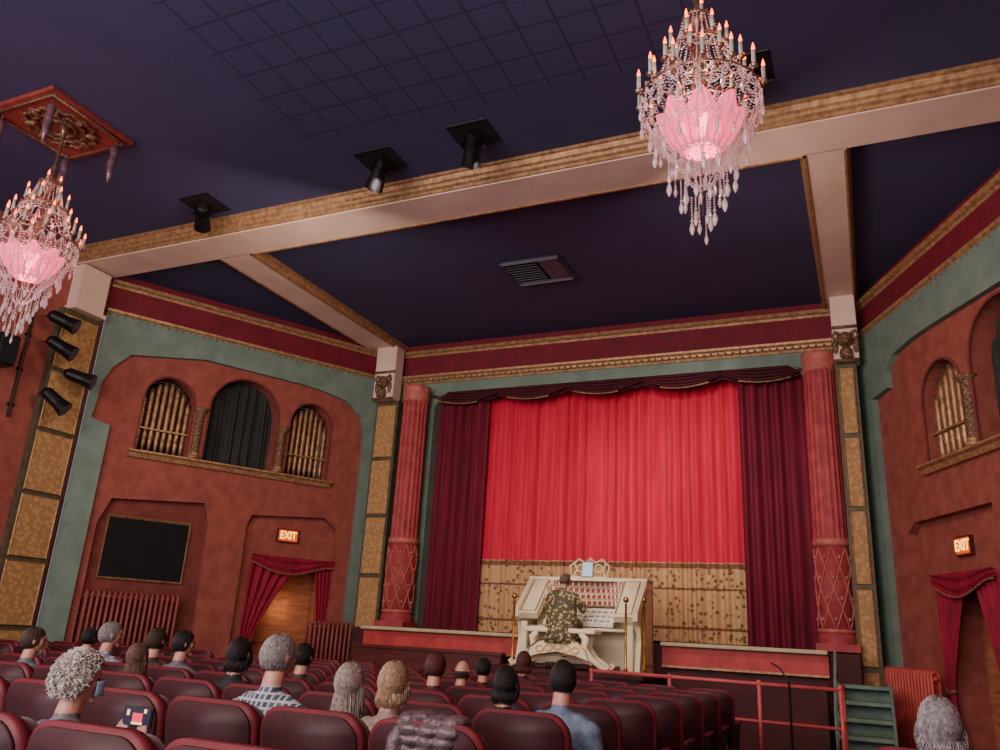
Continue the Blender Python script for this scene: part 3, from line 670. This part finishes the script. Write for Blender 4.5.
b=MB(); b.prism(ap,Fr((0,-.14),(1,-.14)),0,.03); b.tube([(-.5,0,.1),(-.25,0,.2),(0,0,.23),(.25,0,.2),(.5,0,.1)],.03,8); b.build('arched_apron',WHITE,t)
b=MB()
for i in range(5): b.tube([(-.28+.14*i+.06*math.cos(k*PI/5),-.185,.325-.02*abs(i-2)+.045*math.sin(k*PI/5)) for k in range(10)],.008,5,True)
b.tube([(x,-.185,z) for x,z in ap],.008,5,True); b.build('gilt_lattice',BRASS,t)
for (u,v,w2) in((515,596,'left of the organ console'),(626,600,'in front of the right side of the organ console'),(644,600,'at the right end of the organ console')):
    p=P(u,v,1,12.0 if u<640 else 12.6); t=thing('brass_post','brass post with a ball top %s'%w2,'post',(p.x,p.y,ZO),0,'brass posts by the organ')
    b=MB(); b.lathe([(.09,0),(.09,.02),(.03,.05),(.018,.1),(.018,p.z-ZO-.05)],n=12); b.build('pole',BRASS,t,True); b=MB(); b.ball((0,0,p.z-ZO),.045); b.build('ball',BRASS,t,True)
# ---------------- rail, steps, stand ----------------
t=thing('pit_rail','salmon pink pipe guard rail in front of the orchestra pit','rail',(-1.95,11,fz(11)))
b=MB(); b.tube([(-3.5,11,-.37),(-.41,11,-.39)],.024,8); b.tube([(-.41,11,-.39),(-.41,11.8,-.36)],.024,8); b.build('top_rail',RAILP,t,True,w=True)
b=MB(); b.tube([(-3.5,11,-.8),(-.41,11,-.82)],.02,8); b.tube([(-.41,11,-.82),(-.41,11.8,-.8)],.02,8); b.build('lower_rail',RAILP,t,True,w=True)
for x,y in((-3.5,11),(-2.45,11),(-1.34,11),(-.41,11),(-.41,11.8)):
    b=MB(); b.tube([(x,y,fz(y)),(x,y,-.38)],.024,8); b.ball((x,y,-.37),.034,n=8); b.build('post',RAILP,t,True,w=True)
XS=-.18
t=thing('stage_steps','pale green painted steps with low side rails right of the stage','steps',(XS,12.6,fz(12.6)))
for i in range(5):
    y=12.0+.26*i; z=-1.2+.2*i
    b=MB(); b.box((XS,y,z),(.66,.3,.05),bev=.008); b.box((XS,y+.13,z-.1),(.64,.02,.18)); b.build('tread',STEPG,t,w=True)
for x in(XS-.36,XS+.32):
    b=MB(); b.prism([(11.85,-1.4),(11.85,-1.2),(12.95,-.36),(13.15,-.36),(13.15,-1.4)],LF(x,1),0,.04); b.build('stringer',STEPG,t,w=True)
b=MB(); x=XS-.34; b.tube([(x,11.9,-1.3),(x,11.9,-.7),(x,13.0,.06),(x,13.05,-.3)],.018,8); b.tube([(x,12.5,-.8),(x,12.5,-.3)],.016,8); b.build('handrail',STEPG,t,True,w=True)
p=P(790,700,1,10.5); t=thing('microphone_stand','thin black tripod stand by the salmon pit rail','stand',(p.x,10.5,fz(10.5)))
b=MB(); b.tube([(0,0,.1),(0,0,1.05)],.014,8); b.build('pole',BLACK,t); b=MB(); b.tube([(0,0,1.05),(-.1,.05,1.2),(-.2,.1,1.25)],.01,6); b.build('boom',BLACK,t)
for k in range(3):
    b=MB(); b.tube([(0,0,.2),cy(.25,k*2.1,0.01)],.011,6); b.build('leg',BLACK,t)
# ---------------- seats ----------------
ROWS=[2.1,3.25,4.25,5.2,6.1,7.0,7.9,8.8,9.7]
ORD=['first','second','third','fourth','fifth','sixth','seventh','eighth','ninth','tenth','eleventh','twelfth']
base=thing('theatre_seat','','seat')
def backpts(w,z0,z1,r):
    pts=[(-w*.94,z0),(w*.94,z0)]
    for i in range(7): a=PI/2*i/6; pts.append((w-r+r*math.cos(a),z1-r+r*math.sin(a)))
    for i in range(7): a=PI/2+PI/2*i/6; pts.append((-w+r+r*math.cos(a),z1-r+r*math.sin(a)))
    return pts
class SF:
    def pt(s,a,z,d): return Vector((a,-.02-.16*(z-.4)+d+.25*a*a,z+.02*(1-(a/.26)**2)*(z>.8)))
def bevel_all(b,o,segs=2):
    bmesh.ops.bevel(b.bm,geom=[e for e in b.bm.edges if e.calc_face_angle(0)>.8],offset=o,segments=segs,affect='EDGES')
b=MB(); b.prism(backpts(.268,.36,.93,.1),SF(),-.035,.015); bevel_all(b,.014); b.build('back_rim',RIM,base,True)
b=MB(); b.prism(backpts(.25,.38,.912,.09),SF(),-.05,-.03); bevel_all(b,.008); b.build('back_shell',SHELL,base,True)
b=MB(); b.prism(backpts(.25,.42,.91,.09),SF(),.012,.08); bevel_all(b,.025); b.build('back_cushion',SEATM,base,True)
b=MB(); b.box((0,.2,.0),(.47,.42,.1),bev=.03); sc=b.build('seat_cushion',SEATM,base,True); sc.location=(0,.12,.38)
for s_ in(-1,1):
    b=MB(); b.box((s_*.262,.16,.6),(.044,.32,.035),bev=.012); b.build('armrest',RIM,base)
    b=MB(); b.prism([(-.05,.02),(.2,.02),(.2,.05),(.1,.12),(.12,.4),(.24,.56),(.24,.585),(-.02,.585),(-.0,.3),(-.05,.1)],LF(s_*.262-.014,1),0,.028); b.box((s_*.262,.08,.01),(.035,.3,.02)); b.build('leg',BLACK,base)
first=[True]
def place_seat(x,row,lab,group):
    y=ROWS[row]; p=Vector((x,y,fz(y)+.9)); u,v,z=proj(p)
    if z<.5 or u<-70 or u>1070 or v>800: return
    if first[0]: o=base; first[0]=False
    else: o=copy_tree(base)
    o.location=(x,y,fz(y)); o['label']=lab; o['group']=group; o['category']='seat'
nr=len(ROWS)
for r in range(nr):
    for k in range(11): place_seat(-1.705-.57*k,r,'burgundy theatre seat, %s from the right aisle, %s row back from the stage'%(ORD[k],ORD[nr-1-r]),'centre block theatre seats')
    for k in range(5): place_seat(-9.1-.57*k,r,'burgundy left block theatre seat, %s from its aisle, %s row back from stage'%(ORD[k],ORD[nr-1-r]),'left block theatre seats')
    if r<3:
        for k in range(4): place_seat(.19+.57*k,r,'burgundy right block theatre seat, %s from its aisle, %s row from the front'%(ORD[k],ORD[2-r]),'right block theatre seats')
# ---------------- people ----------------
HC=Vector((0,.04,.74))
def head_geo(b,M_):
    def fn(c):
        x,y,z=c; X=.076*x; Y=.094*y; Zz=.115*z
        if z<0:
            X*=1-.32*(-z)**1.4
            if y<0: Y*=1-.4*(-z)
        return Vector((X,Y,Zz))
    b.ball((0,0,0),1,n=28,fn=fn,mx=M_)
    for c,r,s in (((0,.094,.018),.013,(.8,.9,2.2)),((0,.106,-.018),.015,(1,1,.8)),((0,.08,.034),.045,(1.1,.3,.28)),((0,.083,-.052),.024,(1.1,.55,.4)),((0,.072,-.09),.026,(1,.7,.7)),((.04,.066,-.015),.024,(1,.6,.8)),((-.04,.066,-.015),.024,(1,.6,.8)),((.077,-.004,0),.03,(.35,.7,1.05)),((-.077,-.004,0),.03,(.35,.7,1.05))):
        b.ball(c,r,s,10,mx=M_)
POSES={'lap':((.25,.05,.25),(.11,.29,.2),(-.45,.85,-.25)),'organ':((.29,.12,.27),(.24,.37,.36),(-.1,.98,-.1)),'phone':((.23,.18,.29),(.1,.4,.42),(-.35,.25,.9))}
cache={}
def body(pose,yaw,tilt):
    key=(pose,yaw,tilt)
    if key in cache: return cache[key]
    b=MB(); hc=HC.copy()
    if pose=='organ': hc=HC+Vector((0,.05,-.045))
    Hm=Matrix.Translation(hc)@rotm(z=yaw).to_4x4()@rotm(x=tilt).to_4x4()
    head_geo(b,Hm)
    b.lathe([(.12,-.0,.1,.02),(.175,.06,.125,.01),(.18,.13,.13,0),(.165,.26,.12,-.015),(.18,.38,.126,-.01),(.186,.46,.115,-.005),(.155,.515,.09,-.005),(.08,.565,.065,.0)],n=24)
    b.limb([(0,-.005,.5),(0,.01,.59),hc+Vector((0,-.01,-.06))],[.07,.058,.054])
    hands=[]
    E,W,D=[Vector(q) for q in POSES[pose]]
    for s_ in(-1,1):
        m=lambda v:Vector((v[0]*s_,v[1],v[2]))
        b.limb([m((.12,-.005,.5)),m((.2,0,.455)),m(E),m(W)],[.06,.066,.047,.03])
        d=m(D).normalized(); w0=m(W); lat=d.cross(Z)
        if pose=='phone': lat=Vector((0,1,0)).cross(d)
        lat.normalize(); nr_=lat.cross(d).normalized()
        if lat.x*(-s_)<0: lat=-lat
        rm=Matrix((lat,d,nr_)).transposed()
        b.ball(w0+d*.045,.045,(.9,1.1,.4),12,rm)
        for q,(o_,L_) in enumerate(((.03,.07),(.01,.08),(-.01,.075),(-.03,.058))):
            a=w0+d*.08+lat*o_; dn=-Z if pose!='phone' else Vector((0,.6,-.2)); m1=a+d*L_*.55+dn*.006; m2=a+d*L_*.85+dn*.026
            b.limb([w0+d*.05+lat*o_*.9,a,m1,m2],[.01,.0095,.0088,.008],8)
        a=w0+d*.025+lat*.03; b.limb([a,a+lat*.025+d*.02,a+lat*.032+d*.05],[.013,.0105,.009],8)
        hands.append(w0+d*.075)
        b.limb([m((.09,.03,.09)),m((.12,.25,.10)),m((.13,.46,.08)),m((.13,.47,-.12)),m((.13,.46,-.34))],[.092,.078,.058,.052,.038])
        b.limb([m((.13,.44,-.385)),m((.135,.56,-.39)),m((.14,.64,-.395))],[.036,.036,.028])
    o=b.build('body_source',None,recentre=False)
    q=o.modifiers.new('r','REMESH'); q.mode='VOXEL'; q.voxel_size=.009; q=o.modifiers.new('s','SMOOTH'); q.factor=.5; q.iterations=2
    bpy.context.view_layer.update(); me=bpy.data.meshes.new_from_object(o.evaluated_get(bpy.context.evaluated_depsgraph_get())); bpy.data.objects.remove(o)
    me.materials.clear()
    for m_ in (None,)*4: me.materials.append(m_)
    for p in me.polygons:
        c=p.center; p.use_smooth=True
        if c.z>.595 and abs(c.x)<.13 and abs(c.y)<.24 and (pose!='phone' or c.y<.2): i=0
        elif min((c-h_).length for h_ in hands)<.082: i=0
        elif c.z<-.33: i=3
        elif c.z<.14: i=2
        elif c.z<.16 and c.y>.15 and min((c-h_).length for h_ in hands)>.2: i=2
        else: i=1
        p.material_index=i
    cache[key]=(me,Hm); return cache[key]
def hair(style,seed):
    rnd=random.Random(seed); b=MB()
    rx,ry,rz=.081,.1,.12
    if style=='curly': rx,ry,rz=.094,.11,.132
    def lim(phi):
        a=abs((phi+PI)%(2*PI)-PI)
        f=min(1,max(0,(a-.75)/.8)); return .55*(1-f)+(-.5 if style!='bald' else -.4)*f
    def hi(phi): return PI/2 if style!='bald' else .12
    def S(phi,e,k=1):
        tp=1-.18*max(0,-e)
        return Vector((rx*k*tp*math.sin(phi)*math.cos(e),ry*k*tp*math.cos(phi)*math.cos(e)-.008,rz*k*math.sin(e)))
    def fn(i,j):
        phi=2*PI*i; e=lim(phi)+(hi(phi)-lim(phi))*j
        k=1+.02*math.sin(phi*5+e*3+seed)
        if style=='bald' and abs((phi+PI)%(2*PI)-PI)<.9: k=.9
        return S(phi,e,k)
    b.sheet(fn,48,14)
    L_={'short':0,'bald':0,'curly':0,'bob':.06,'long':.19}[style]
    N={'short':700,'bald':260,'curly':1100,'bob':800,'long':800}[style]
    for q in range(N):
        phi=rnd.uniform(0,2*PI); a=abs((phi+PI)%(2*PI)-PI)
        if style=='bald' and a<1.1: continue
        e1=lim(phi)-rnd.uniform(-.12,.14); e0=hi(phi)-rnd.uniform(0,1.1 if style!='bald' else .1); pts=[]
        if style=='curly':
            e0=rnd.uniform(lim(phi),PI/2); c=S(phi,e0,1.0+rnd.uniform(0,.06)); r_=rnd.uniform(.006,.014); ax=rnd.uniform(0,6)
            pts=[c+Vector((r_*math.cos(ax+k),r_*math.sin(ax+k*1.3),r_*math.sin(k)))+c.normalized()*.003*k for k in range(6)]
            b.tube(pts,[.0035]*5+[.001],3); continue
        j1=rnd.uniform(-.3,.3); kk=rnd.uniform(.0,.045)
        for k in range(6):
            f=k/5; e=e0+(e1-e0)*f; pts.append(S(phi+j1*f*f,e,1.005+kk*math.sin(f*3)))
        if L_ and a>.7:
            last=pts[-1].copy(); L2=L_*rnd.uniform(.7,1.1); wv=rnd.uniform(0,6)
            for k in range(1,4): pts.append(last+Vector((last.x*.08*k+.006*math.sin(wv+k),(-.005 if last.y<0 else .0)*k,-L2*k/3)))
        b.tube(pts,[.003]*(len(pts)-1)+[.0008],3)
    return b
hcache={}
eyeb=MB(); eyeb.ball((0,0,0),.011,n=10)
def mk(c,name,k=.75,**kw): return mat(name,c,tuple(x*k for x in c),kw.pop('scale',30),kw.pop('rough',.7),**kw)
SK=mk((206,150,124),'skin',.92,rough=.5)
TROU=mk((40,42,54),'dark_trousers',.8); SHOE=mk((26,22,22),'shoes',.8); EYE=mk((50,38,34),'eye',.8,rough=.2)
HAIRC={'brown':(74,52,40),'white':(210,200,186),'grey':(150,146,144),'dark':(36,28,27),'lbrown':(120,92,72),'blonde':(190,156,118),'ash':(176,162,146),'auburn':(104,54,46),'silver':(160,152,150)}
HM={k:mat('hair_'+k,v,tuple(x*.7 for x in v),60,.65) for k,v in HAIRC.items()}
eyeproto=[None]
def person(loc,scale,pose,yaw,tilt,style,hc,topm,lab,rz=0,seed=1,skin=SK,trou=TROU):
    me,Hm=body(pose,yaw,tilt)
    t=thing('person',lab,'person',loc,rz); t.scale=(scale,)*3
    o=bpy.data.objects.new('body',me); C.objects.link(o); setp(o,t)
    for sl,m_ in zip(o.material_slots,(skin,topm,trou,SHOE)): sl.link='OBJECT'; sl.material=m_
    k=(style,seed%3)
    if k not in hcache:
        hb=hair(style,seed%3); ho=hb.build('hair',None,None,True,recentre=False); hcache[k]=ho.data; bpy.data.objects.remove(ho); hcache[k].materials.append(None)
    ho=bpy.data.objects.new('hair',hcache[k]); C.objects.link(ho); ho.material_slots[0].link='OBJECT'; ho.material_slots[0].material=HM[hc]; setp(ho,t); ho.matrix_local=Hm
    for s_ in(-1,1):
        if eyeproto[0] is None:
            e=eyeb.build('eye',EYE,t,True); eyeproto[0]=e
        else: e=eyeproto[0].copy(); C.objects.link(e); setp(e,t)
        e.location=Hm@Vector((s_*.031,.08,.008))
    return t
def seat_person(u,v,yguess,style,hc,topm,lab,yaw=0,tilt=0,seed=1,pose='lap',skin=SK):
    row=min(ROWS,key=lambda y:abs(y+.3-yguess)); y=row+.3
    hd=P(u,v,1,y); zs_=fz(row)+.43; s_=min(1.0,max(.8,(hd.z-zs_)/HC.z))
    return person((hd.x,y-.04*s_,zs_),s_,pose,yaw,tilt,style,hc,topm,lab,0,seed,skin)
T=lambda n_,c,**k: mk(c,n_,.8,**k)
T_plaid=mat('plaid_shirt',(84,92,112),(176,176,182),.035,.8,kind='plaid')
T_light=T('light_shirt',(196,196,200)); T_dark=T('dark_coat',(34,32,38)); T_grey=T('grey_jacket',(110,112,120)); T_blue=T('grey_blue_shirt',(112,130,154)); T_brown=T('brown_coat',(72,56,50)); T_beige=T('beige_jacket',(150,132,118)); T_maroon=T('maroon_top',(84,30,40)); T_ch=mat('checked_shirt',(190,190,196),(110,114,130),.03,.8,kind='plaid')
seat_person(34,641,4.2,'short','brown',T_grey,'brown haired person in a grey jacket near the left edge',yaw=-.6,seed=1)
seat_person(111,635,5.2,'short','grey',T_ch,'grey haired person in a pale checked shirt facing the stage',yaw=-.6,seed=2)
seat_person(90,638,6.3,'short','dark',T_dark,'dark haired person in dark clothes behind the checked shirt person',seed=3)
seat_person(138,657,4.5,'long','lbrown',T_light,'long light brown haired person in a pale top in the left rows',seed=1)
seat_person(157,641,5.5,'short','brown',T_brown,'short brown haired person just behind the pale top person',seed=2)
seat_person(184,644,5.5,'short','dark',T_grey,'dark haired person in grey between the brown and plaid shirt people',yaw=-.6,seed=3)
seat_person(240,654,4.5,'bob','dark',T_dark,'dark bobbed person in a dark coat below the left curtained door',seed=1)
seat_person(279,657,3.5,'short','silver',T_plaid,'short grey haired person in a dark plaid shirt',yaw=-.3,seed=2)
seat_person(304,657,5.5,'short','dark',T_brown,'dark haired person right beside the plaid shirt person',seed=2)
seat_person(350,683,3.5,'long','ash',T_dark,'long ash blonde haired person in the middle rows',seed=3)
seat_person(394,683,3.5,'bob','blonde',T_beige,'blonde bobbed person in a beige jacket in the middle rows',seed=1)
seat_person(436,667,5.5,'short','auburn',T_maroon,'auburn haired person in the middle rows left of the organ',seed=1)
seat_person(462,680,6.4,'bald','brown',T_brown,'balding person in a brown coat left of the organ bench',seed=2)
seat_person(484,669,7.3,'short','dark',T_dark,'small dark haired person in the front rows left of the organ',seed=1)
seat_person(506,684,4.55,'bob','dark',T_dark,'dark bobbed person in a dark coat below the organ bench',seed=3)
seat_person(524,662,8.2,'bob','auburn',T_maroon,'auburn bobbed person in the front rows by the organ',seed=2)
seat_person(563,680,4.55,'short','dark',T_blue,'short dark haired person in a pale blue shirt right of centre',yaw=.3,seed=3)
seat_person(940,726,3.5,'bob','silver',T_grey,'grey haired person alone in the right block of seats',seed=2)
pl=seat_person(75,701,2.4,'curly','white',T_grey,'curly white haired person in a face mask raising a phone',yaw=-.6,seed=2,pose='phone')
_,Hm=body('phone',-.6,0)
b=MB(); b.sheet(lambda i,j:Hm@Vector((.066*math.sin((i-.5)*2.4),.05+.07*math.cos((i-.5)*2.4),-.03-.07*(j-.5)*(1.1-.3*abs(i-.5)))),12,4); b.build('face_mask',mk((150,180,205),'mask_blue',.9),pl,True,solid=.004)
s_=pl.scale.x; ph=Vector(pl.location)+Vector((.02,.43,.555))*s_
SCR=mat('phone_screen',(16,14,24),(30,24,44),10,.3,emit=(40,34,60),es=.5); SCR2=mat('phone_picture_red',(220,40,60),(190,30,50),8,.3,emit=(235,50,70),es=1.5); SCR3=mat('phone_picture_gold',(240,200,140),(220,180,120),8,.3,emit=(250,205,150),es=1.5)
t=thing('phone','smartphone held sideways showing a small picture of the red stage','phone',ph)
b=MB(); b.box((0,0,0),(.165,.01,.08),bev=.004); b.build('body',BLACK,t); b=MB(); b.box((0,-.006,0),(.15,.003,.07)); sc=b.build('screen',SCR,t)
b=MB(); b.box((.005,-.008,-.002),(.055,.002,.034)); b.build('picture_curtain',SCR2,sc); b=MB(); b.box((.005,-.008,-.024),(.06,.002,.009)); b.box((-.05,-.008,.015),(.014,.002,.022)); b.box((.045,-.008,.025),(.014,.002,.015)); b.build('picture_lights',SCR3,sc)
T_jk=mat('organist_garment',(196,180,128),(84,78,54),20,.7,kind='voronoi',lo=.25,hi=.5)
org=person((XG,YG,.17),1.0,'organ',0,-.35,'short','lbrown',T_jk,'organist in a pale gold grey patterned robe playing with back turned',seed=1,trou=T_jk)
b=MB(); b.lathe([(.15,.555,.1,-.005),(.215,.5,.135,-.008),(.23,.42,.145,-.01),(.23,.3,.15,-.01),(.235,.16,.17,-.02),(.245,.03,.2,-.03),(.26,-.1,.215,-.03),(.27,-.22,.225,-.03)],n=48,mod=lambda a,z:1+(.03*math.sin(a*9) if z<.1 else 0)); b.build('robe',T_jk,org,True)
# puffer jacket on seat
b=MB(); X0=-1.72; y=3.25; zt2=fz(3.25)+.94
for i in range(5):
    for j in range(3): b.ball((X0-.05+.085*j+.012*math.sin(i*2+j),y-.13+.012*i-.004*j,zt2-.03-.042*i),.043,(1.25,.75,.62),12)
for k in range(4): b.ball((X0-.07+.07*k,y-.07,zt2+.01+.008*math.sin(k*2)),.045,(1.1,1.6,.6),12)
b.limb([(X0-.08,y-.1,zt2),(X0-.11,y-.13,zt2-.08),(X0-.11,y-.15,zt2-.17)],[.036,.036,.03],10)
JK=mat('puffer_grey_brown',(118,102,104),(86,72,76),14,.42,.15,bump=.5,bscale=35)
jo=b.build('puffer_jacket',JK,None,True); q=jo.modifiers.new('r','REMESH'); q.mode='VOXEL'; q.voxel_size=.008; q.use_smooth_shade=True
tag(jo,'shiny grey brown puffer jacket draped over a seat back','jacket')
# ---------------- lights ----------------
for x,tx in((-5.7,-6.2),(-4.2,-4.5),(-2.6,-2.7)): add_light('SPOT',(x,7.9,5.8),1400,(1,.78,.76),(tx,14.9,2.7),spot_size=.74,spot_blend=1.0,shadow_soft_size=.1)
add_light('SPOT',(-3.0,7.9,5.8),620,(1,.9,.7),(XO,12.5,.3),spot_size=.3,spot_blend=.5,shadow_soft_size=.1)
add_light('AREA',(-5,-2.6,3.6),980,(1,.79,.7),(-5,11,2.5),shape='RECTANGLE',size=11,size_y=4)  # added warm fill behind the camera, unseen stand-in for house lights
add_light('AREA',(-5,-2.2,.6),340,(.86,.76,1),(-5,8,6.2),shape='RECTANGLE',size=12,size_y=3)  # added bluish fill behind the camera to lift the ceiling
add_light('AREA',(-6.5,7.5,4.6),100,(1,.78,.64),(-11,12,1.5),shape='RECTANGLE',size=1.5,size_y=1)  # added area wash, stands in for uplights on the left splay wall
add_light('AREA',(-1.8,8,4.6),90,(1,.74,.64),(1.2,12.5,1.5),shape='RECTANGLE',size=1.5,size_y=1)  # same kind of added wash for the right splay wall, no fixture
c=FL.pt((dl[0][0]+dl[1][0])/2,.3,-.35); add_light('POINT',c,5,(1,.65,.4),shadow_soft_size=.1)
w=bpy.data.worlds.new('world'); bpy.context.scene.world=w; w.use_nodes=True; w.node_tree.nodes['Background'].inputs[0].default_value=(.14,.12,.17,1); w.node_tree.nodes['Background'].inputs[1].default_value=1.6
